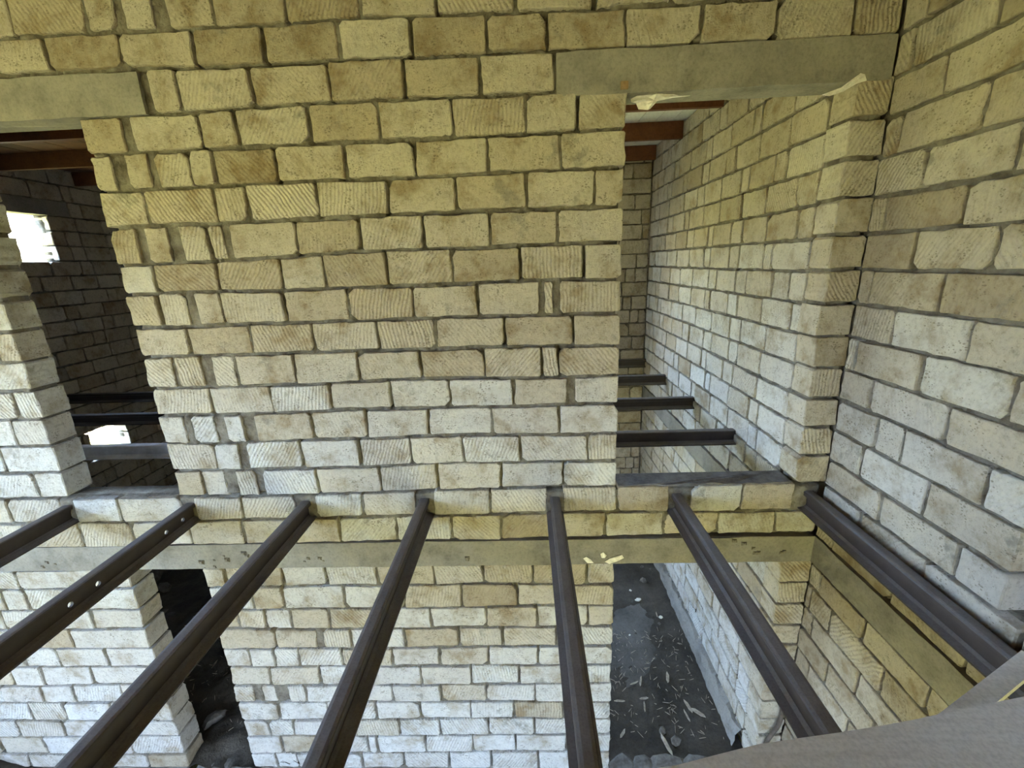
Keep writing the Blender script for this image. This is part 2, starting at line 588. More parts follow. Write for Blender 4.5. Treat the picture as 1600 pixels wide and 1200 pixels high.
# ------------------------------------------------------------------ back wall of the room, read off the photograph
# bed joints: pixels along each course line
CL = {
    0: [(32, 57), (140, 50), (260, 46), (400, 40), (560, 26), (680, 24), (800, 19), (930, 12), (1095, 3)],
    1: [(107, 110), (200, 107), (310, 106), (400, 101), (530, 94), (687, 88), (800, 82), (867, 79), (975, 75), (1095, 69), (1200, 65), (1325, 59)],
    2: [(112, 184), (287, 175), (400, 167), (512, 160), (625, 154), (712, 151), (800, 146), (867, 142), (985, 140), (1200, 135), (1332, 130)],
    3: [(132, 244), (212, 239), (300, 234), (375, 229), (500, 225), (587, 220), (700, 215), (800, 210), (875, 206), (981, 201)],
    4: [(150, 300), (242, 296), (350, 290), (437, 285), (500, 282), (600, 279), (700, 274), (800, 268), (900, 265), (977, 261)],
    5: [(167, 359), (235, 352), (342, 350), (495, 341), (610, 336), (715, 331), (825, 327), (900, 325), (978, 322)],
    6: [(180, 416), (270, 411), (370, 407), (470, 400), (567, 392), (665, 389), (767, 386), (875, 381), (975, 379)],
    7: [(192, 462), (285, 456), (350, 455), (435, 455), (540, 449), (660, 446), (747, 442), (860, 437), (974, 436)],
    8: [(207, 512), (295, 511), (390, 506), (540, 502), (680, 496), (785, 494), (860, 492), (972, 489)],
    9: [(220, 559), (302, 556), (397, 554), (540, 549), (685, 545), (787, 542), (875, 541), (971, 540)],
    10: [(236, 607), (365, 605), (460, 601), (572, 596), (660, 592), (772, 591), (860, 590), (971, 586)],
    11: [(247, 650), (335, 649), (425, 647), (517, 641), (617, 639), (702, 637), (802, 635), (880, 632), (967, 631)],
    12: [(260, 692), (300, 695), (405, 691), (487, 687), (580, 685), (670, 681), (767, 679), (880, 679), (966, 677)],
    13: [(272, 736), (347, 735), (475, 732), (600, 729), (680, 724), (755, 723), (850, 722), (965, 720)],
    14: [(280, 776), (375, 776), (475, 774), (592, 770), (680, 766), (780, 764), (875, 761), (965, 760)],
    15: [(200, 816), (305, 814), (380, 812), (495, 810), (600, 807), (680, 806), (780, 804), (880, 801), (965, 800), (1090, 801)],
    16: [(200, 857), (300, 851), (385, 851), (532, 849), (620, 846), (705, 845), (785, 845), (877, 840), (952, 839), (1040, 837), (1140, 835)],
    17: [(20, 892), (112, 891), (440, 885), (560, 883), (680, 881), (756, 881), (832, 879), (920, 878), (1080, 870), (1252, 867)],
    18: [(0, 922), (88, 921), (444, 917), (512, 915), (590, 915), (680, 915), (756, 911), (848, 913), (920, 914), (960, 913)],
    19: [(70, 954), (176, 953), (394, 954), (444, 952), (538, 951), (640, 951), (724, 950), (760, 948), (848, 946), (958, 946)],
    20: [(100, 984), (186, 983), (374, 982), (424, 983), (512, 983), (618, 983), (674, 982), (760, 980), (848, 980), (958, 978)],
    21: [(52, 1015), (120, 1014), (200, 1013), (350, 1015), (430, 1014), (506, 1013), (606, 1014), (718, 1011), (784, 1010), (854, 1011), (958, 1008)],
    22: [(16, 1043), (88, 1043), (170, 1042), (358, 1043), (428, 1043), (470, 1041), (594, 1042), (688, 1040), (764, 1040), (856, 1040), (958, 1038)],
    23: [(0, 1072), (70, 1072), (148, 1070), (200, 1070), (364, 1072), (500, 1071), (584, 1071), (660, 1070), (738, 1070), (812, 1069), (956, 1067)],
    24: [(0, 1098), (90, 1098), (176, 1098), (374, 1098), (512, 1097), (576, 1097), (688, 1097), (760, 1096), (840, 1096), (956, 1097)],
    25: [(0, 1125), (60, 1126), (136, 1126), (384, 1127), (440, 1126), (494, 1125), (560, 1125), (656, 1123), (732, 1123), (804, 1121), (954, 1124)],
    26: [(0, 1152), (68, 1152), (250, 1149), (394, 1152), (456, 1149), (560, 1151), (626, 1150), (764, 1149), (840, 1148), (952, 1148)],
    27: [(12, 1178), (258, 1179), (398, 1178), (476, 1177), (576, 1177), (668, 1176), (740, 1175), (806, 1174), (952, 1175)],
}
LINE = {}
for k_, pts_ in CL.items():
    P_ = on_plane(pts_, 1, 0.0)
    LINE[k_] = (P_[:, 0], P_[:, 2], np.array(pts_, float))


def zl(k):
    if k < 0:
        return lambda u: 5.5 - 0.2 * k
    if k > 27:
        return lambda u: float(LINE[27][1].mean()) - 0.18 * (k - 27)
    xs, zs, _ = LINE[k]
    return lambda u: float(np.interp(u, xs, zs))


def ux(k, x):
    """pixel column of an upright joint in course k -> metres along the wall"""
    if isinstance(x, tuple):
        return (ux(k, x[0]), ux(k, x[1]))
    ys = [np.interp(x, LINE[j][2][:, 0], LINE[j][2][:, 1]) for j in (k - 1, k) if j in LINE]
    y = sum(ys) / len(ys) - (30 if k == 0 else 0) + (12 if k == 28 else 0)
    return float(on_plane([(x, y)], 1, 0.0)[0, 0])


XL, XR = -5.0, 1.98           # masonry built block by block between these
DJ0, DJ1 = 0.59, 1.785        # doorway on the right
DL0, DL1 = -3.315, -2.515     # doorway on the left
LD0, LD1 = -3.065, -2.49      # doorway on the left, lower storey
wb = Wall('wall_back', (0, 0, 0), 0.0)


def fill_left(lo, e):
    """add joints where the course runs on beyond the left edge of the picture"""
    e = list(e)
    while _u(e[0]) - lo > 0.5:
        e.insert(0, _u(e[0]) - 0.4)
    return [lo] + e


ROWS = {
    0: [15, 132, (180, 190), (240, 258), 331, 445, 562, 682, 806, 930, 1050, 1165, 1290],
    1: [71, 187, 302, 411, 529, 642, 761, 855, 978, 1096, 1215, 1337],
    2: [(222, 233), 278, 392, 514, 631, 749, 867],
    3: [(194, 204), 312, 369, 482, 591, 707, 822, 902],
    4: [(179, 196), (235, 243), 297, 334, 432, 539, 648, 762, 876],
    5: [229, 336, 386, 496, 606, 712, 822, 929],
    6: [(217, 228), (266, 282), 327, (352, 359), 463, 562, 661, 766, 871],
    7: [439, 506, 604, 707, 813, 913],
    8: [250, (296, 306), 347, 444, 544, 646, 747, (844, 849), (866, 873)],
    9: [295, 391, 490, 590, 681, 789, 895],
    10: [274, (318, 331), 369, 461, 560, 657, 757, 847, 873],
    11: [329, 424, 516, 611, 703, 802, (887, 897)],
    12: [(292, 299), (340, 351), (383, 398), 488, 573, 670, 769, 874],
    13: [337, (376, 386), 471, 562, 642, 724, 814, 918],
    14: [317, (355, 369), (403, 411), 496, 594, 684, 784, 880],
    15: [12, (98, 116), 187, (287, 305), 379, (464, 492), 567, (651, 677), 766, (855, 879), 964, (1047, 1078), 1160],
    16: [40, 126, 208, 297, 380, 458, 531, 619, 706, 783, 865, 946, 1037, 1122, 1212],
}
for k, js in ROWS.items():
    e = [ux(k, x) for x in js]
    lo, hi = XL, XR
    if 3 <= k <= 14:
        lo, hi = DL1, DJ0
    if k == 2:
        hi = None
    if k == 15:
        hi = 1.80
    if k == 2:
        row = e                       # between the two lintels
    else:
        row = fill_left(lo, e) + [hi]
    if k == 7:
        big = wb.block(row[0], row[1], zl(7)(row[0]), zl(7)(row[1]), zl(6)(row[0]), zl(6)(row[1]), STONE_PALE, 'long_stone')
        big['label'] = 'long pale stone lintel block among the short ones'
        row = row[1:]
        wb.joints.append((row[0], 0, 4.05, 4.28, 0.05))
    mat = STONE if k < 11 else (lambda r: STONE_PALE if r.random() < 0.6 else STONE)
    wb.row(row, zl(k), zl(k - 1), mat)
    if 3 <= k <= 14:                  # the jamb on the right and the pier left of the left doorway
        z0_, z1_ = 5.5 - 0.2 * k, 5.7 - 0.2 * k
        d_ = RNG.uniform(-0.012, 0.006)
        wb.row([DJ1 + d_, XR + 0.018], z0_ + 0.004, z1_ + 0.004)
        ed = [XL] + [XL + 0.12 + 0.4 * ((i + 0.5 * (k % 2))) for i in range(5) if XL + 0.12 + 0.4 * (i + 0.5 * (k % 2)) < DL0 - 0.1] + [DL0 + RNG.uniform(-0.01, 0.01)]
        if k in (12, 13, 14):
            ed = [XL, -4.5, -4.1, float(on_plane([{12: (23, 680), 13: (5, 723), 14: (58, 763)}[k]], 1, 0)[0, 0]), DL0]
        wb.row(ed, z0_, z1_, STONE_PALE)
# course above the top of the picture
wb.row(random_edges(XL, XR, RNG, p_short=0.1), 5.7, 5.9)
u_l = ux(2, 222)
u_r = ux(2, 867)
lint = wb.slab('lintel', -4.2, u_l - 0.006, 5.096, 5.305, CONCRETE, seed=4)
lint['label'] = 'grey cast concrete lintel over the left doorway'
lint = wb.slab('lintel', u_r + 0.008, XR - 0.01, 5.078, 5.285, CONCRETE, seed=8)
lint['label'] = 'grey cast concrete lintel over the right doorway'
band = wb.slab('concrete_band', XL, XR - 0.004, 2.09, 2.292, CONCRETE, seed=12, out=-0.006)
band['label'] = 'grey cast concrete band running under the steel rails'
wb.row([XL, -4.6, -4.2], 5.1, 5.3)
wb.core([(XL, XR, 5.3, 5.9), (u_l - 0.1, u_r + 0.1, 5.09, 5.32), (DL1 + 0.027, DJ0 - 0.027, 2.7, 5.12), (XL, DL0 - 0.027, 2.69, 5.12),
         (DJ1 + 0.027, XR, 2.69, 5.1), (XL, XR, 2.3, 2.688)])

sk = wb.slab('sill_crust', 0.605, 1.775, 2.694, 2.709, noise_mat('sill_dust', (0.07, 0.063, 0.06), (0.14, 0.128, 0.12), 9.0, (0.2, 0.185, 0.17), 0.8, 0.01), out=0.012, d=0.182, seed=50, cell=0.03, amp=0.008)
sk['label'] = 'dark dusty crust on the door sill'

lum = random.Random(77)
for (px_, py_, n_) in ((80, 882, 3), (325, 882, 4), (345, 870, 3), (395, 868, 3), (488, 872, 3), (500, 875, 2), (735, 873, 2), (1190, 858, 3), (1215, 862, 3), (1160, 845, 2)):
    for _ in range(n_):
        q_ = on_plane([(px_ + lum.uniform(-14, 14), py_ + lum.uniform(-5, 5))], 1, 0.0)[0]
        s_ = lum.uniform(0.008, 0.022)
        v = [(s_ * lum.uniform(.7, 1.3) * a, 0.5 * s_ * b_, s_ * lum.uniform(.6, 1.1) * c) for a, b_, c in
             ((-1, 0, -1), (1, 0, -1), (1.1, 0, .8), (-.9, 0, 1), (-.5, -1, -.4), (.6, -1.2, -.3), (.4, -.9, .6), (-.4, -1.1, .5))]
        mesh('mortar_lump', v, [(4, 5, 6, 7), (0, 1, 5, 4), (1, 2, 6, 5), (2, 3, 7, 6), (3, 0, 4, 7)], MORTAR, wb.root, (q_[0], -0.006, q_[2]))

# lower storey
wlo = Wall('wall_back_lower', (0, 0, 0), 0.0)
LROWS = {
    18: ([27], [352, 400, 441, 510, 589, 678, 755, 833, 917]),
    19: ([6, 42, 110], [394, 442, 538, 631, 722, 808, 885]),
    20: ([4, 75, 144], [372, 415, 455, 515, 594, 674, 760, 840, 918]),
    21: ([30, 112], [431, (496, 505), 549, 632, 717, 786, 870]),
    22: ([37, 91, 167], [390, 429, 467, 535, 613, 687, 763, 841]),
    23: ([20, 67, 143], [422, 500, 580, 658, 737, 811, 890]),
    24: ([2, 67, 116, 190], [(398, 408), (434, 450), 478, 545, 614, 689, 760, 837]),
    25: ([48, 101, 175], [436, 512, 588, 657, 736, 803, 880]),
    26: ([29, 100, 170], [421, 459, 540, 624, 688, 763, 836]),
    27: ([70, 150, 205], [441, 510, 576, 590, 665, 739, 806, 885]),
    28: ([47, 130, 232], [432, 465, 566, 631, 702, 768, 842]),
}
for k, (la, ra) in LROWS.items():
    pale = 0.25 if k < 22 else 0.92
    mfun = lambda r, p=pale: STONE_PALE if r.random() < p else STONE
    wlo.row(fill_left(XL, [ux(k, x) for x in la]) + [LD0 + RNG.uniform(-0.01, 0.01)], zl(k), zl(k - 1), lambda r: STONE_PALE if r.random() < 0.85 else STONE)
    wlo.row([LD1 + RNG.uniform(-0.01, 0.01)] + [ux(k, x) for x in ra] + [0.6 + RNG.uniform(-0.008, 0.008)], zl(k), zl(k - 1), mfun)
    wlo.row([DJ1 - 0.01 + RNG.uniform(-0.01, 0.01), XR + 0.018], zl(k)(0.6), zl(k - 1)(0.6))
wlo.core([(XL, LD0 - 0.027, -0.05, 2.08), (LD1 + 0.027, 0.565, -0.05, 2.08), (DJ1 + 0.027, XR, -0.05, 2.08)])

# ------------------------------------------------------------------ right wall of the room
wr = Wall('wall_right', (XR, 0, 0), -math.pi / 2)      # local x runs towards the camera
ZR = [5.9, 5.68, 5.48, 5.28, 5.08, 4.89, 4.69, 4.49, 4.30, 4.10, 3.90, 3.70, 3.495, 3.30, 3.095, 2.885, 2.70, 2.5, 2.30]
RJ = {3: [(1424, 85), (1558, 20)], 4: [(1478, 112)], 5: [(1406, 210), (1540, 166)], 6: [(1444, 260), (1590, 236)],
      7: [(1384, 330), (1506, 320)], 8: [(1427, 390), (1556, 384)], 9: [(1360, 446), (1470, 464)], 10: [(1394, 510), (1514, 532)],
      11: [(1336, 558), (1438, 584), (1584, 616)], 12: [(1360, 620), (1479, 664)], 13: [(1368, 680), (1410, 694), (1542, 756)],
      14: [(1345, 722), (1443, 786)], 15: [(1376, 790), (1494, 880)], 16: [(1343, 814), (1445, 884), (1592, 1006)],
      17: [(1300, 852), (1389, 932), (1504, 1038)]}
WEND = 1.14
for i in range(len(ZR) - 1):
    js = [float(-on_plane([q], 0, XR)[0, 1]) for q in RJ.get(i, [(0, 0)])] if i in RJ else [0.15 + 0.2 * (i % 2), 0.6 + 0.2 * (i % 2)]
    end = WEND if i < 16 else 2.3
    e = [0.004] + js
    while e[-1] < end - 0.45:
        e.append(e[-1] + 0.4)
    e.append(end)
    mf = (lambda r: STONE_PALE if r.random() < 0.75 else STONE) if 9 < i < 17 else STONE
    wr.row(e, ZR[i + 1], ZR[i], mf)
wr.core([(-0.17, WEND - 0.035, 2.69, 5.9), (0.0, 2.3, 2.30, 2.69)])
band = wr.slab('concrete_band', 0.0, 2.3, 2.09, 2.295, CONCRETE, seed=22, out=-0.006)
band['label'] = 'grey cast concrete band under the last steel rail'
wrl = Wall('wall_right_lower', (XR, 0, 0), -math.pi / 2)
ZRL = [2.085, 1.91, 1.715, 1.53, 1.34, 1.15, 0.96, 0.77, 0.58, 0.39, 0.2, -0.02]
RLJ = {0: [(1282, 906), (1348, 984), (1448, 1084)], 1: [(1264, 940), (1296, 970), (1374, 1064)], 2: [(1266, 986), (1338, 1064)]}
for i in range(len(ZRL) - 1):
    js = [float(-on_plane([q], 0, XR)[0, 1]) for q in RLJ[i]] if i in RLJ else [RNG.uniform(0.1, 0.4)]
    e = [0.004] + js
    while e[-1] < 1.85:
        e.append(e[-1] + 0.4)
    e.append(2.3)
    wrl.row(e, ZRL[i + 1], ZRL[i])
wrl.core([(-0.17, 2.3, -0.05, 2.08)], cell=0.016)

# ------------------------------------------------------------------ room behind the right doorway
FAR = 3.92
PX = 1.80
r2 = random.Random(21)
wp = Wall('wall_passage_right', (PX, 0.2, 0), -math.pi / 2)    # local x = -(Y - 0.2)
zs = [5.655] + [5.49 - 0.2 * i for i in range(15)] + [2.5]
zs = [5.655, 5.49] + [5.49 - 0.2 * i for i in range(1, 15)] + [2.5, 2.295]
for i in range(len(zs) - 1):
    mf = (lambda r: STONE_PALE if r.random() < 0.9 else STONE) if zs[i] < 4.3 else STONE  # more pale blocks below window height, sky light put into their colour
    wp.row(random_edges(-FAR + 0.2, -0.004, r2, start=[0.22, 0.40, 0.14, 0.31][i % 4]), zs[i + 1], zs[i], mf, deep=0.035)
wp.core([(-FAR + 0.2, 0.0, 2.3, 5.655)], cell=0.016)
band = wp.slab('concrete_band', -FAR + 0.2, -0.004, 2.085, 2.29, CONCRETE, seed=31, out=-0.006)
band['label'] = 'pale cast concrete band along the side wall'
wpl = Wall('wall_passage_right_lower', (PX, 0.2, 0), -math.pi / 2)
zs = [2.08 - 0.19 * i for i in range(11)] + [0.12]
for i in range(len(zs) - 1):
    wpl.row(random_edges(-FAR + 0.2, -0.004, r2, start=[0.3, 0.12, 0.38, 0.22][i % 4], p_short=0.3), zs[i + 1], zs[i],
            lambda r: STONE_PALE if r.random() < 0.8 else STONE, deep=0.02)
wpl.core([(-FAR + 0.2, 0.0, 0.0, 2.08)], cell=0.02)
# rough concrete footing under it
foot = MB()
ny_, prof_ = 90, [(-0.075, -0.06), (-0.062, 0.05), (-0.05, 0.12), (-0.03, 0.165), (0.03, 0.175)]
for i in range(ny_ + 1):
    y = 0.22 + i * 3.68 / ny_
    for k, (dx, z) in enumerate(prof_):
        nx_ = float(vnoise(np.array([y * 6.0 + k * 3]), np.array([k * 2.0]), 61)[0]) - 0.5
        nz_ = float(vnoise(np.array([y * 15.0 + k]), np.array([k * 5.0]), 62)[0]) - 0.5
        foot.v.append((PX + dx + 0.035 * nx_ + 0.02 * nz_, y, z + (0.04 * nz_ + 0.03 * nx_ if k else 0)))
np_ = len(prof_)
for i in range(ny_):
    foot.f += [(i * np_ + k, i * np_ + k + 1, (i + 1) * np_ + k + 1, (i + 1) * np_ + k) for k in range(np_ - 1)]
fo = foot.build('footing', CONCRETE)
fo.parent = wpl.root
fo.matrix_parent_inverse = Matrix.Translation(wpl.o).to_4x4() @ Matrix.Rotation(-math.pi / 2, 4, 'Z')
fo.matrix_parent_inverse.invert()
fo['label'] = 'rough concrete footing along the floor'

wf = Wall('wall_passage_far', (0, FAR, 0), 0.0)
rf = random.Random(5)
zs = [5.655, 5.47] + [5.47 - 0.2 * i for i in range(1, 28)] + [-0.05]
for i in range(len(zs) - 1):
    wf.row(random_edges(0.3, PX - 0.004, rf, start=[0.15, 0.33][i % 2], p_short=0.5), zs[i + 1], zs[i], deep=0.03)
wf.core([(0.3, PX, -0.05, 5.655)], cell=0.02)

# ------------------------------------------------------------------ room behind the left doorway
LX = -6.3
wl_ = Wall('wall_left', (LX, 0, 0), math.pi / 2)          # local x = Y
rl = random.Random(11)
W1 = (2.2, 3.26, 4.46, 5.04)
W2 = (2.95, 3.52, 1.67, 2.08)
zs = [5.655, 5.455, 5.24, 5.04, 4.85, 4.655, 4.46] + [4.46 - 0.198 * i for i in range(1, 12)]
zs += [2.08, 1.88, 1.67, 1.46, 1.25, 1.05, 0.85, 0.65, 0.45, 0.25, 0.0]
for i in range(len(zs) - 1):
    e = random_edges(0.9, 5.2, rl, start=[0.25, 0.1, 0.38][i % 3])
    zb_, zt_ = zs[i + 1], zs[i]
    segs = [e]
    for w in (W1, W2):
        if zb_ > w[2] - 0.05 and zt_ < w[3] + 0.05:
            a = [u for u in e if u < w[0] - 0.08] + [w[0]]
            b_ = [w[1]] + [u for u in e if u > w[1] + 0.08]
            segs = [a, b_]
    if abs(zt_ - 5.24) < 0.01:
        segs = [[u for u in e if u < 1.9] + [1.95], [3.6] + [u for u in e if u > 3.68]]
    for s in segs:
        wl_.row(s, zb_, zt_, deep=0.03)
lint = wl_.slab('lintel', 1.96, 3.59, 5.045, 5.235, CONCRETE, seed=41)
lint['label'] = 'grey lintel over the small window in shade'
wl_.core([(0.9, 5.2, 5.05, 5.655), (0.9, 2.19, 4.45, 5.06), (3.27, 5.2, 4.45, 5.06), (0.9, 5.2, 2.09, 4.45),
          (0.9, 2.94, 1.65, 2.1), (3.53, 5.2, 1.65, 2.1), (0.9, 5.2, -0.05, 1.65)], cell=0.02)


# ------------------------------------------------------------------ shell the picture does not show
def shell(name, boxes, mat=BLOCKWALL):
    mb = MB()
    for b_ in boxes:
        mb.box(*b_)
    return tag(mb.build(name, mat), kind='structure')


def with_holes(u0, u1, z0, z1, holes):
    """rectangles left around holes (a0, a1, b0, b1); holes sorted by u, not overlapping in u"""
    out, u = [], u0
    for (a0, a1, spans) in holes:
        out.append((u, a0, z0, z1))
        z = z0
        for (b0, b1) in spans:
            out.append((a0, a1, z, b0))
            z = b1
        out.append((a0, a1, z, z1))
        u = a1
    out.append((u, u1, z0, z1))
    return out


YB = -5.0
# unseen wall behind the camera; openings on both storeys added for their light
shell('wall_rear', [(a, b_, YB - 0.2, YB, c, d) for (a, b_, c, d) in
                    with_holes(-6.5, 2.2, -0.3, 6.1, [(-6.2, -4.9, [(0.4, 1.7), (2.75, 4.3)]), (-3.5, -2.5, [(2.9, 4.2)]), (-0.4, 1.3, [(-0.2, 2.0)])])])
# outer wall on the left of the main room
shell('wall_left_front', [(LX - 0.2, LX, a, b_, c, d) for (a, b_, c, d) in
                          with_holes(YB, 0.9, -0.3, 6.1, [(-4.9, -3.5, [(0.8, 1.6), (2.75, 4.3)]), (-3.0, -1.3, [(0.8, 1.6), (2.75, 4.3)])])])
shell('wall_left_rest', [(LX - 0.2, LX, 5.2, 6.0, -0.3, 6.1), (LX - 0.2, LX, 0.9, 5.2, 5.66, 6.1)])
shell('wall_back_rest', [(LX, XL, 0.0, 0.19, -0.3, 6.1), (XL, XR, 0.0, 0.19, 5.9, 6.1)])
shell('wall_right_rest', [(XR, XR + 0.2, YB, -2.7, -0.3, 6.1), (XR, XR + 0.2, -2.7, -1.14, 4.9, 6.1), (XR, XR + 0.2, -1.14, 0.2, 5.9, 6.1),
                          (XR, XR + 0.2, -2.7, -2.3, -0.3, 2.7)])
shell('wall_side_room', [(4.2, 4.4, -3.2, 0.2, -0.3, 6.1), (2.18, 4.4, 0.0, 0.2, -0.3, 6.1), (2.18, 3.2, -3.2, -3.0, -0.3, 6.1), (3.2, 4.0, -3.2, -3.0, -0.3, 3.0), (3.2, 4.0, -3.2, -3.0, 3.8, 6.1), (4.0, 4.4, -3.2, -3.0, -0.3, 6.1),
                         (2.18, 4.2, -3.0, 0.0, 2.5, 2.68)])  # unseen side room, its window opening added to light the planks
shell('wall_outer_right', [(2.0, 2.2, 0.2, 4.2, -0.3, 6.1)])
shell('wall_partition', [(-2.2, -2.0, a, b_, c, d) for (a, b_, c, d) in with_holes(0.2, 4.0, -0.3, 6.1, [(2.4, 3.7, [(2.7, 4.8)])])])  # opening added in the unseen partition to brighten the left room
shell('wall_rear_rooms', [(a, b_, FAR + 0.01, FAR + 0.2, c, d) for (a, b_, c, d) in
                          with_holes(-2.2, 0.3, -0.3, 6.1, [(-1.95, 0.25, [(0.7, 1.75), (2.7, 4.3)])])]
      + [(0.3, 2.2, FAR + 0.18, FAR + 0.3, -0.3, 6.1), (0.3, 2.2, FAR + 0.01, FAR + 0.2, 5.66, 6.1)])
shell('wall_left_room_far', [(-6.5, -4.2, 5.2, 5.4, -0.3, 6.1), (-4.4, -4.2, 4.1, 5.3, -0.3, 6.1), (-4.4, -2.0, FAR + 0.01, FAR + 0.2, -0.3, 6.1)])
shell('ceiling', [(-6.9, 4.6, -5.6, 0.5, 6.1, 6.2)], WOOD_DARK)

# ------------------------------------------------------------------ ceiling over the rear rooms: boards on dark rafters
ce = tag(empty('ceiling_rear', (0, 0, 5.655)), kind='structure')
x = -6.3
while x < 1.8:
    w_ = 0.19
    v, f = box_vf(0, w_ - 0.008, 0.2, 5.3 if x < -4.4 else 4.1, 0, 0.025)
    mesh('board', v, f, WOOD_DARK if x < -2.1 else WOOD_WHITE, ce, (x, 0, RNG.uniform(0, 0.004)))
    x += w_
deck = MB()
deck.box(-6.8, -4.2, 0.2, 5.6, 0.03, 0.5)
deck.box(-4.2, 2.5, 0.2, 4.3, 0.03, 0.5)
deck.build('roof_deck', WOOD_DARK, ce)
for i, y in enumerate((0.66, 1.70, 2.74, 3.78)):
    v, f = box_vf(-6.29, PX - 0.005, 0, 0.05, -0.178, -0.002)
    mesh('rafter', v, f, WOOD_DARK, ce, (0, y, 0))

# ------------------------------------------------------------------ ground
g = mesh('ground', *box_vf(-60, 60, -60, 60, -0.5, -0.3), GRASS)
tag(g, kind='structure')


def uneven(name, x0, x1, y0, y1, mat, fn, cell=0.06, z0=-0.3):
    nx, ny = int((x1 - x0) / cell), int((y1 - y0) / cell)
    xs, ys = np.linspace(x0, x1, nx + 1), np.linspace(y0, y1, ny + 1)
    X, Y = np.meshgrid(xs, ys)
    Z = fn(X, Y)
    v = list(zip(X.ravel().tolist(), Y.ravel().tolist(), Z.ravel().tolist()))
    w = nx + 1
    f = [(r * w + i, r * w + i + 1, (r + 1) * w + i + 1, (r + 1) * w + i) for r in range(ny) for i in range(nx)]
    return mesh(name, v, f, mat, smooth=True)


def lumps(X, Y, a=0.03, s=1):
    return a * (vnoise(X * 5, Y * 5, s) - 0.5) + a * 0.5 * (vnoise(X * 17, Y * 17, s + 1) - 0.5) + a * 0.25 * (vnoise(X * 50, Y * 50, s + 2) - 0.5)


def z_main(X, Y):
    return -0.01 + lumps(X, Y, 0.04, 1) + 0.28 * np.exp(-((X + 4.95) ** 2 / 0.12 + (Y + 0.2) ** 2 / 0.08))


def z_room(X, Y):
    return -0.005 + lumps(X, Y, 0.03, 11)


def z_left(X, Y):
    return lumps(X, Y, 0.10, 21) + 0.10 * vnoise(X * 2, Y * 2, 4)


tag(uneven('floor', -6.3, 4.2, -5.0, 0.02, DIRT, z_main), kind='structure')
tag(uneven('floor_right_room', -2.0, 1.82, 0.0, 4.0, DIRT, z_room, 0.04), kind='structure')
tag(uneven('floor_left_room', -6.3, -2.0, 0.0, 5.2, DIRT, z_left, 0.04), kind='structure')


def patch(name, outline, mat, zf, up=0.006):
    cx = sum(p[0] for p in outline) / len(outline)
    cy = sum(p[1] for p in outline) / len(outline)
    v, n = [], len(outline)
    for s in (1.0, 0.66, 0.33):
        for (x, y) in outline:
            q = (cx + (x - cx) * s, cy + (y - cy) * s)
            v.append((q[0], q[1], float(zf(np.array([q[0]]), np.array([q[1]]))[0]) + (up if s < 1 else up - 0.02)))
    v.append((cx, cy, float(zf(np.array([cx]), np.array([cy]))[0]) + up))
    f = []
    for r in range(2):
        for i in range(n):
            j = (i + 1) % n
            f.append((r * n + i, r * n + j, (r + 1) * n + j, (r + 1) * n + i))
    f += [(2 * n + i, 2 * n + (i + 1) % n, 3 * n) for i in range(n)]
    return mesh(name, v, f, mat, smooth=True)


# dusty concrete patch on the floor behind the lower right doorway, traced on the floor
pp = on_plane([(962, 930), (985, 925), (1010, 935), (1030, 960), (1022, 1000), (1030, 1030), (1022, 1060), (1000, 1078), (965, 1085), (940, 1060), (930, 990)], 2, 0.01)
tag(patch('floor_concrete_patch', [(p[0], p[1]) for p in pp], GREY_FLOOR, z_room), kind='structure')

# ------------------------------------------------------------------ steel rails


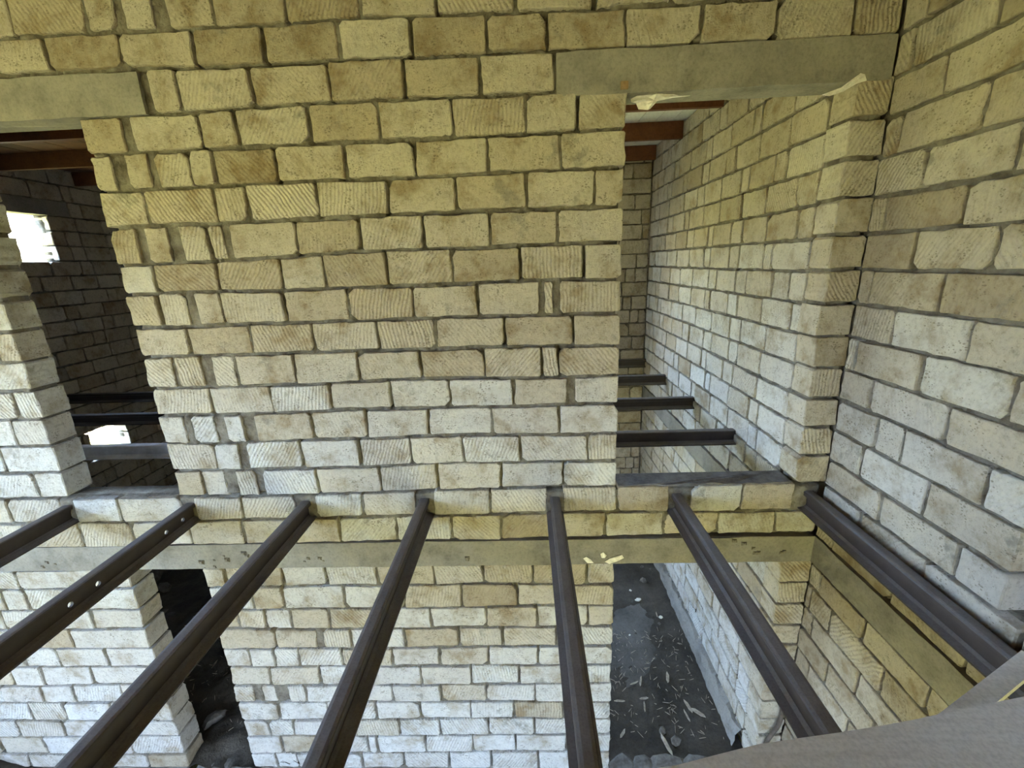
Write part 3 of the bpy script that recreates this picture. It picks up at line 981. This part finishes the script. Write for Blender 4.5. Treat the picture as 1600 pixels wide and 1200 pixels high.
def rail(name, length, h=0.135, b=0.118, hw=0.068, tw=0.014, holes=(), mat=STEEL, label='', cat='rail', group=None):
    """old rail laid as a beam: runs along local -y from the origin, origin on its underside"""
    root = tag(empty(name), label, cat, group, 'thing')

    def bar(nm, prof):
        n = len(prof)
        v = [(x, 0, z) for x, z in prof] + [(x, -length, z) for x, z in prof]
        f = [tuple(range(n)), tuple(range(2 * n - 1, n - 1, -1))] + [(i, i + n, (i + 1) % n + n, (i + 1) % n) for i in range(n)]
        mesh(nm, v, f, mat, root)
    t, zf, zh = tw / 2, 0.027, h - 0.042
    bar('foot', [(-b / 2, 0), (b / 2, 0), (b / 2, 0.009), (b * 0.2, 0.017), (t + 0.002, zf), (-t - 0.002, zf), (-b * 0.2, 0.017), (-b / 2, 0.009)])
    bar('head', [(-t - 0.002, zh), (t + 0.002, zh), (hw / 2, zh + 0.010), (hw / 2, h - 0.009), (hw / 2 - 0.004, h - 0.003), (hw / 4, h),
                 (-hw / 4, h), (-hw / 2 + 0.004, h - 0.003), (-hw / 2, h - 0.009), (-hw / 2, zh + 0.010)])
    tf = zf
    # web, with round holes where the beam is drilled
    za, zb = zf - 0.001, zh + 0.001
    mb = MB()
    ys = [0.0]
    cells = []
    hs = 0.022
    for hy, hz, hr in sorted(holes):
        cells.append((ys[-1], hy - hs, None))
        cells.append((hy - hs, hy + hs, (hy, hz, hr)))
        ys.append(hy + hs)
    cells.append((ys[-1], length, None))
    for a, c, hole in cells:
        if hole is None:
            mb.box(-tw / 2, tw / 2, -c, -a, za, zb)
            continue
        hy, hz, hr = hole
        n = 16
        ring = []
        for i in range(n):
            an = 2 * math.pi * i / n
            cy, sz = math.cos(an), math.sin(an)
            ring.append((hy + hr * cy, hz + hr * sz))
        outer = []
        for i in range(n):
            an = 2 * math.pi * i / n
            cy, sz = math.cos(an), math.sin(an)
            k = 1 / max(abs(cy), abs(sz))
            y = hy + hs * cy * k
            zq = sz * k
            z = hz + (zb - hz) * zq if zq > 0 else hz + (hz - za) * zq
            outer.append((y, z))
        for sx in (-tw / 2, tw / 2):
            v = [(sx, -y, z) for y, z in ring] + [(sx, -y, z) for y, z in outer]
            mb.add(v, [(i, (i + 1) % n, (i + 1) % n + n, i + n) for i in range(n)])
        v = [(-tw / 2, -y, z) for y, z in ring] + [(tw / 2, -y, z) for y, z in ring]
        mb.add(v, [(i, (i + 1) % n, (i + 1) % n + n, i + n) for i in range(n)])
    mb.build('web', mat, root)
    return root


def hole_at(px, xb):
    p = on_plane([px], 0, xb)[0]
    return (float(-p[1] + 0.03), float(p[2] - 2.5), 0.015)


BX = [-3.37, -2.452, -1.602, -0.752, 0.165, 1.008, 1.905]
BLAB = ['old dark steel rail, leftmost of the row, beside the left doorway',
        'old dark steel rail with bolt holes drilled through its web',
        'old dark steel rail crossing in front of the lower left doorway',
        'old dark steel rail running out from the middle of the back wall',
        'old dark steel rail seen almost straight from above, left of the lower right doorway',
        'old dark steel rail set below the sill of the right doorway',
        'old dark steel rail lying against the right wall, ending under the planks']
for i, (bx, lb) in enumerate(zip(BX, BLAB)):
    hl = []
    if i == 1:
        hl = [hole_at(q, bx) for q in ((284, 811), (258, 830), (150, 907), (106, 938))]
        hl = [(a, 0.060, r) for a, b_, r in hl]
    bm_ = rail('steel_rail', 4.75, holes=hl, label=lb, group='steel rails over the open floor')
    bm_.location = (bx, 0.03, 2.5)
for i, (y, lb) in enumerate(zip((0.93, 1.90, 2.88, 3.86), (
        'dark steel rail across the right doorway room, nearest the sill',
        'dark steel rail across the right doorway room, second from the sill',
        'dark steel rail across the right doorway room, third from the sill',
        'dark steel rail close to the far wall of the right doorway room'))):
    o = rail('steel_rail', 3.85, h=0.125, label=lb, group='steel rails in the right doorway room')
    o.rotation_euler = (0, 0, -math.pi / 2)            # -y -> -x
    o.location = (PX + 0.03, y, 2.607)
for i, (y, mt_, lb) in enumerate(zip((0.98, 1.93, 2.85), (STEEL_LIT, STEEL, STEEL), (
        'steel rail across the left doorway, painted pale for the light on it',
        'dark steel rail in shade behind the pale one in the left doorway',
        'short-looking dark steel rail deepest in the left doorway room'))):
    o = rail('steel_rail', 4.2, h=0.125, mat=mt_, label=lb, group='steel rails in the left doorway room')
    o.rotation_euler = (0, 0, -math.pi / 2)
    o.location = (-2.19, y, 2.575)


# ------------------------------------------------------------------ planks in the corner
def plank(name, path, width, thick, label, z, n=24, skew=0.0):
    """board whose far edge follows path [(x, y)], widened towards -y"""
    xs = np.linspace(path[0][0], path[-1][0], n)
    ys = np.interp(xs, [p[0] for p in path], [p[1] for p in path])
    v, f = [], []
    for x_, y_ in zip(xs, ys):
        dz = 0.0015 * math.sin(x_ * 9)
        v += [(x_, y_, z + dz), (x_ + skew * width, y_ - width, z + dz), (x_ + skew * width, y_ - width, z + thick + dz), (x_, y_, z + thick + dz)]
    for i in range(n - 1):
        a, b_ = 4 * i, 4 * i + 4
        f += [(a, a + 1, b_ + 1, b_), (a + 1, a + 2, b_ + 2, b_ + 1), (a + 2, a + 3, b_ + 3, b_ + 2), (a + 3, a, b_, b_ + 3)]
    f += [(0, 3, 2, 1), (4 * n - 4, 4 * n - 3, 4 * n - 2, 4 * n - 1)]
    me = mesh(name, v, f, PLANK)
    return tag(me, label, 'plank', 'grey planks laid over the rails')


zt = 2.635 + 0.026 + 0.03
pa = on_plane([(1040, 1199), (1060, 1196), (1120, 1180), (1180, 1165), (1320, 1145), (1420, 1127), (1500, 1110), (1600, 1090)], 2, zt)
path = [(p[0], p[1]) for p in pa]
path = [(-1.2, path[0][1] - 0.33)] + [(-0.2, path[0][1] - 0.10)] + path + [(1.93, path[-1][1] + 0.045)]
plank('plank', path, 0.30, 0.03, 'wide dusty grey plank across the bottom right corner, on top', zt - 0.026)
pb = on_plane([(1470, 1113), (1600, 1013), (1558, 1097), (1600, 1070)], 2, 2.635 + 0.025)
a, b_ = pb[0][:2], pb[1][:2]
d = (b_ - a) / np.linalg.norm(b_ - a)
nrm = np.array([d[1], -d[0]])
wd = abs(float((pb[2][:2] - a) @ nrm))
s, e = a - d * 1.0, a + d * 0.585
v = []
for zq in (2.636, 2.661):
    for q in (s, e, e + nrm * wd, s + nrm * wd):
        v.append((q[0], q[1], zq))
o = mesh('plank', v, [(0, 3, 2, 1), (4, 5, 6, 7), (0, 1, 5, 4), (1, 2, 6, 5), (2, 3, 7, 6), (3, 0, 4, 7)], PLANK)
tag(o, 'narrow grey plank lying slantwise under the wide one, over the rail by the right wall', 'plank', 'grey planks laid over the rails')

# ------------------------------------------------------------------ thresholds, rubble, litter


def rock_vf(rx, ry, rz, rng, n=7):
    v, f = [], []
    rings = [(-0.75, 0.6), (-0.1, 1.0), (0.55, 0.75)]
    for (h, r) in rings:
        for i in range(n):
            an = 2 * math.pi * i / n + rng.uniform(-.2, .2)
            k = r * rng.uniform(0.8, 1.15)
            v.append((rx * k * math.cos(an), ry * k * math.sin(an), rz * (h + rng.uniform(-.1, .1))))
    v.append((rng.uniform(-.2, .2) * rx, rng.uniform(-.2, .2) * ry, rz * rng.uniform(.75, 1)))
    for r in range(2):
        for i in range(n):
            j = (i + 1) % n
            f.append((r * n + i, r * n + j, (r + 1) * n + j, (r + 1) * n + i))
    f += [(2 * n + i, 2 * n + (i + 1) % n, 3 * n) for i in range(n)]
    f.append(tuple(range(n - 1, -1, -1)))
    return v, f


rr = random.Random(3)
for nm, x0, x1, lab in (('wall_threshold_right', 0.62, 1.76, None), ('wall_threshold_left', LD0 + 0.03, LD1 - 0.02, None)):
    th = tag(empty(nm, (0, 0, 0)), kind='structure')
    x = x0
    while x < x1 - 0.05:
        w_ = min(rr.uniform(0.16, 0.3), x1 - x)
        v, f = rock_vf(w_ * 0.6, 0.09, 0.035, rr, 9)
        mesh('stone', v, f, ROCK, th, (x + w_ / 2, 0.06, 0.0))
        x += w_


def floor_pt(px, zf):
    z = 0.0
    for _ in range(4):
        p = on_plane([px], 2, z)[0]
        z = float(zf(np.array([p[0]]), np.array([p[1]]))[0])
    return p[0], p[1], z


STONES = [((1074, 923), .05, 'yellowish stone'), ((997, 938), .032, 'flat pale stone'), ((1003, 886), .03, 'small tan stone'),
          ((1005, 908), .045, 'dark stone'), ((1032, 965), .025, 'white round pebble'), ((1056, 1160), .045, 'grey oval stone at the threshold'),
          ((1035, 1143), .035, 'rusty brown stone'), ((1016, 889), .018, 'tiny grey stone'), ((985, 923), .018, 'pale chip of stone'),
          ((1030, 975), .022, 'reddish pebble'), ((984, 993), .014, 'white crumb'), ((988, 966), .016, 'beige crumb'),
          ((1050, 925), .05, 'pale stone')]
for px, r, lab in STONES:
    x, y, z = floor_pt(px, z_room)
    v, f = rock_vf(r * rr.uniform(.9, 1.3), r * rr.uniform(.7, 1), r * .6, rr)
    o = mesh('stone', v, f, PAPER if ('white' in lab or 'pale' in lab) else ROCK, None, (x, y, z + r * .3), rr.uniform(0, 3))
    tag(o, lab + (' on the dirt floor beyond the lower right doorway' if 'threshold' not in lab else ' of the lower right doorway'), 'stone', 'stones beyond the lower right doorway')
LST = [((240, 905), .17, 'dark stone block lying'), ((258, 920), .12, 'pale cut block lying'), ((255, 955), .07, 'small stone'), ((268, 962), .06, 'grey stone'),
       ((246, 948), .05, 'tan stone'), ((335, 1125), .11, 'large half-buried block'), ((245, 990), .06, 'brownish stone'), ((300, 1138), .05, 'little stone')]
for px, r, lab in LST:
    x, y, z = floor_pt(px, z_left)
    v, f = rock_vf(r * 1.1, r * .7, r * .5, rr, 6)
    o = mesh('stone', v, f, ROCK, None, (x, y, z + r * .2), rr.uniform(0, 3))
    tag(o, lab + ' in the dark beyond the lower left doorway', 'stone', 'stones beyond the lower left doorway')


def chip_vf(l, w, t, rng):
    a = rng.uniform(.3, .7)
    top = [(-l / 2, 0), (-l / 4, w * .5), (l * .3, w * .45), (l / 2, w * (a - .5)), (l * .2, -w * .5), (-l * .35, -w * .4)]
    n = len(top)
    v = [(x, y, 0) for x, y in top] + [(x, y, t + rng.uniform(0, t)) for x, y in top]
    f = [tuple(range(n - 1, -1, -1)), tuple(range(n, 2 * n))] + [(i, (i + 1) % n, (i + 1) % n + n, i + n) for i in range(n)]
    return v, f


CHIPS = [((1043, 1060), .13, 75, 'upright-looking thin splinter right of the grey floor patch'),
         ((991, 1069), .10, 20, 'broad pale wood chip at the near edge of the grey floor patch'),
         ((1001, 1066), .12, 70, 'thin splinter crossing beside the broad chip on the grey floor patch'),
         ((1006, 1093), .09, 5, 'short flat wood chip in the middle of the lower right doorway floor'),
         ((968, 1097), .11, 178, 'wood chip lying against the pier left of the lower right doorway'),
         ((1007, 1106), .11, 80, 'long wood chip pointing towards the lower right threshold'),
         ((1075, 1105), .14, 105, 'stout wood chip nearest the footing, standing over a longer one'),
         ((1090, 1115), .15, 140, 'longest slanting wood chip near the footing of the side wall'),
         ((1073, 1120), .12, 100, 'narrow wood chip left of the long slanting one'),
         ((973, 1148), .1, 50, 'bent wood chip in the left near corner of the doorway floor'),
         ((1041, 1165), .2, 105, 'long thin stick leaning on the lower right threshold'),
         ((1026, 962), .08, 88, 'white stick beside the white pebble on the doorway floor')]
placed = []
for i, (px, l, an, lab) in enumerate(CHIPS):
    x, y, z = floor_pt(px, z_room)
    placed.append((x, y, l * 0.6))
    v, f = chip_vf(l, l * rr.uniform(.12, .25), .006, rr)
    o = mesh('wood_chip', v, f, CHIP, None, (x, y, z + .012), math.radians(an))
    tag(o, lab, 'wood chip', 'wood chips beyond the lower right doorway')
for px, r, lab in STONES:
    placed.append((*floor_pt(px, z_room)[:2], r * 1.5))
for px, r, lab in LST:
    placed.append((*floor_pt(px, z_left)[:2], r * 1.4))
# straw and bark crumbs nobody could count
for nm, zf, x0, x1, y0, y1, n, lab in (('litter', z_room, 0.3, 1.7, 0.24, 1.5, 420, 'fine bark and straw litter on the floor beyond the lower right doorway'),
                                       ('straw', z_left, -4.2, -2.2, 0.26, 1.9, 420, 'straw and bark litter heaped beyond the lower left doorway')):
    mb = MB()
    for i in range(n):
        x, y = rr.uniform(x0, x1), rr.uniform(y0, y1)
        if any(math.hypot(x - a_, y - c_) < r_ + 0.04 for a_, c_, r_ in placed):
            continue
        z = float(zf(np.array([x]), np.array([y]))[0])
        l, an = rr.uniform(.015, .07), rr.uniform(0, math.pi)
        w_ = rr.uniform(.0015, .005)
        v, f = chip_vf(l, w_, .003, rr)
        ca, sa = math.cos(an), math.sin(an)
        tl = rr.uniform(-.3, .5)
        mb.add([(x + q[0] * ca - q[1] * sa, y + q[0] * sa + q[1] * ca, z + .008 + q[2] + q[0] * tl) for q in v], f)
    tag(mb.build(nm, CHIP), lab, 'litter', kind='stuff')


# torn white membrane under the right lintel
def sheet(name, outline_px, y0, mat, label, cat, thick=0.003, sag=0.03, ax=1):
    P = on_plane(outline_px, ax, y0)
    c = P.mean(0)
    n = len(P)
    v = []
    for s in (1.0, 0.5):
        for i, p in enumerate(P):
            q = c + (p - c) * s
            q = q.copy()
            q[ax] += sag * math.sin(i * 1.9 + s) * (1.2 - s) - (sag * .4 if s < 1 else 0)
            v.append(tuple(q))
    v.append(tuple(c))
    m_ = len(v)
    v += [(p[0] + (thick if ax == 0 else 0), p[1] + (thick if ax == 1 else 0), p[2] + (thick if ax == 2 else 0)) for p in v[:m_]]
    f = []
    for off_, fl in ((0, 1), (m_, -1)):
        for i in range(n):
            j = (i + 1) % n
            f.append(tuple(off_ + k for k in (i, j, n + j, n + i))[::fl])
            f.append(tuple(off_ + k for k in (n + i, n + j, 2 * n))[::fl])
    f += [(i, i + m_, (i + 1) % n + m_, (i + 1) % n) for i in range(n)]
    return tag(mesh(name, v, f, mat), label, cat)


sheet('plastic_sheet', [(986, 154), (1003, 146), (1025, 144), (1045, 145), (1062, 149), (1078, 150), (1050, 153), (1028, 157), (1016, 170), (1012, 172), (998, 170), (994, 161), (986, 160)],
      0.045, PLASTIC, 'torn white plastic sheet hanging under the right lintel', 'plastic sheet')
sheet('sacking_strip', [(1284, 148), (1310, 140), (1330, 125), (1345, 114), (1352, 116), (1354, 126), (1338, 131), (1318, 143), (1296, 150)],
      -0.012, PLASTIC, 'frayed strip of sacking caught at the top of the right jamb', 'sacking', sag=0.008)
for q, lab in (([(911, 873), (916, 870), (923, 874), (928, 880), (918, 880)], 'curled scrap of paper stuck on the band left of the lower right doorway'),
               ([(938, 866), (943, 863), (948, 868), (945, 872), (940, 872)], 'small white scrap of paper on the band by the lower right doorway'),
               ([(945, 878), (953, 873), (972, 867), (975, 872), (965, 877), (952, 881)], 'long torn scrap of paper over the lower right doorway')):
    sheet('paper_scrap', q, -0.016, PAPER, lab, 'paper scrap', sag=0.004)
# small brown wooden wedge left at the end of the right lintel
p = on_plane([(970, 128), (981, 139)], 1, -0.01)
v, f = box_vf(p[0][0], p[1][0], -0.022, 0.0, p[1][2], p[0][2])
tag(mesh('wooden_wedge', v, f, noise_mat('brown_wedge', (0.22, 0.14, 0.07), (0.3, 0.2, 0.11))), 'small brown wooden wedge at the end of the right lintel', 'wedge')

# brown hose hanging down the lower jamb on the right
hp = on_plane([(1222, 1106), (1221, 1120), (1215, 1136), (1205, 1148), (1197, 1160), (1190, 1180), (1188, 1200)], 1, -0.03)
hpts = [(hp[0][0] + .01, -0.03, hp[0][2] + 0.25)] + [tuple(q) for q in hp] + [(hp[-1][0], -0.06, 0.03)]
hq = np.array(hpts)
tt = np.linspace(0, len(hq) - 1, 40)
hq = np.stack([np.interp(tt, np.arange(len(hq)), hq[:, i]) for i in range(3)], 1)
for _ in range(3):
    hq[1:-1] = (hq[:-2] + 2 * hq[1:-1] + hq[2:]) / 4
hv, hf = [], []
for i in range(len(hq)):
    tdir = Vector(hq[min(i + 1, len(hq) - 1)] - hq[max(i - 1, 0)]).normalized()
    s1 = tdir.cross(Vector((0, 1, 0))).normalized()
    s2 = tdir.cross(s1)
    for j in range(8):
        an = 2 * math.pi * j / 8
        hv.append(tuple(Vector(hq[i]) + (s1 * math.cos(an) + s2 * math.sin(an)) * 0.016))
for i in range(len(hq) - 1):
    hf += [(i * 8 + j, i * 8 + (j + 1) % 8, i * 8 + 8 + (j + 1) % 8, i * 8 + 8 + j) for j in range(8)]
hf += [tuple(range(8)), tuple(range(len(hv) - 1, len(hv) - 9, -1))]
ho = mesh('hose', hv, hf, HOSE, smooth=True)
tag(ho, 'brown hose curving down the lower jamb by the right wall', 'hose')

# bright neighbouring block wall seen through the small windows
wn_ = Wall('wall_neighbour', (-13.0, 0, 0), math.pi / 2)
rn = random.Random(8)
for i in range(30):
    z1_ = 6.0 - 0.2 * i
    wn_.row(random_edges(6.4, 11.4, rn, p_short=0.2), z1_ - 0.2, z1_, STONE_PALE, deep=0.02)
shell('wall_neighbour_core', [(-13.2, -12.98, 6.4, 11.4, -0.3, 6.0)])
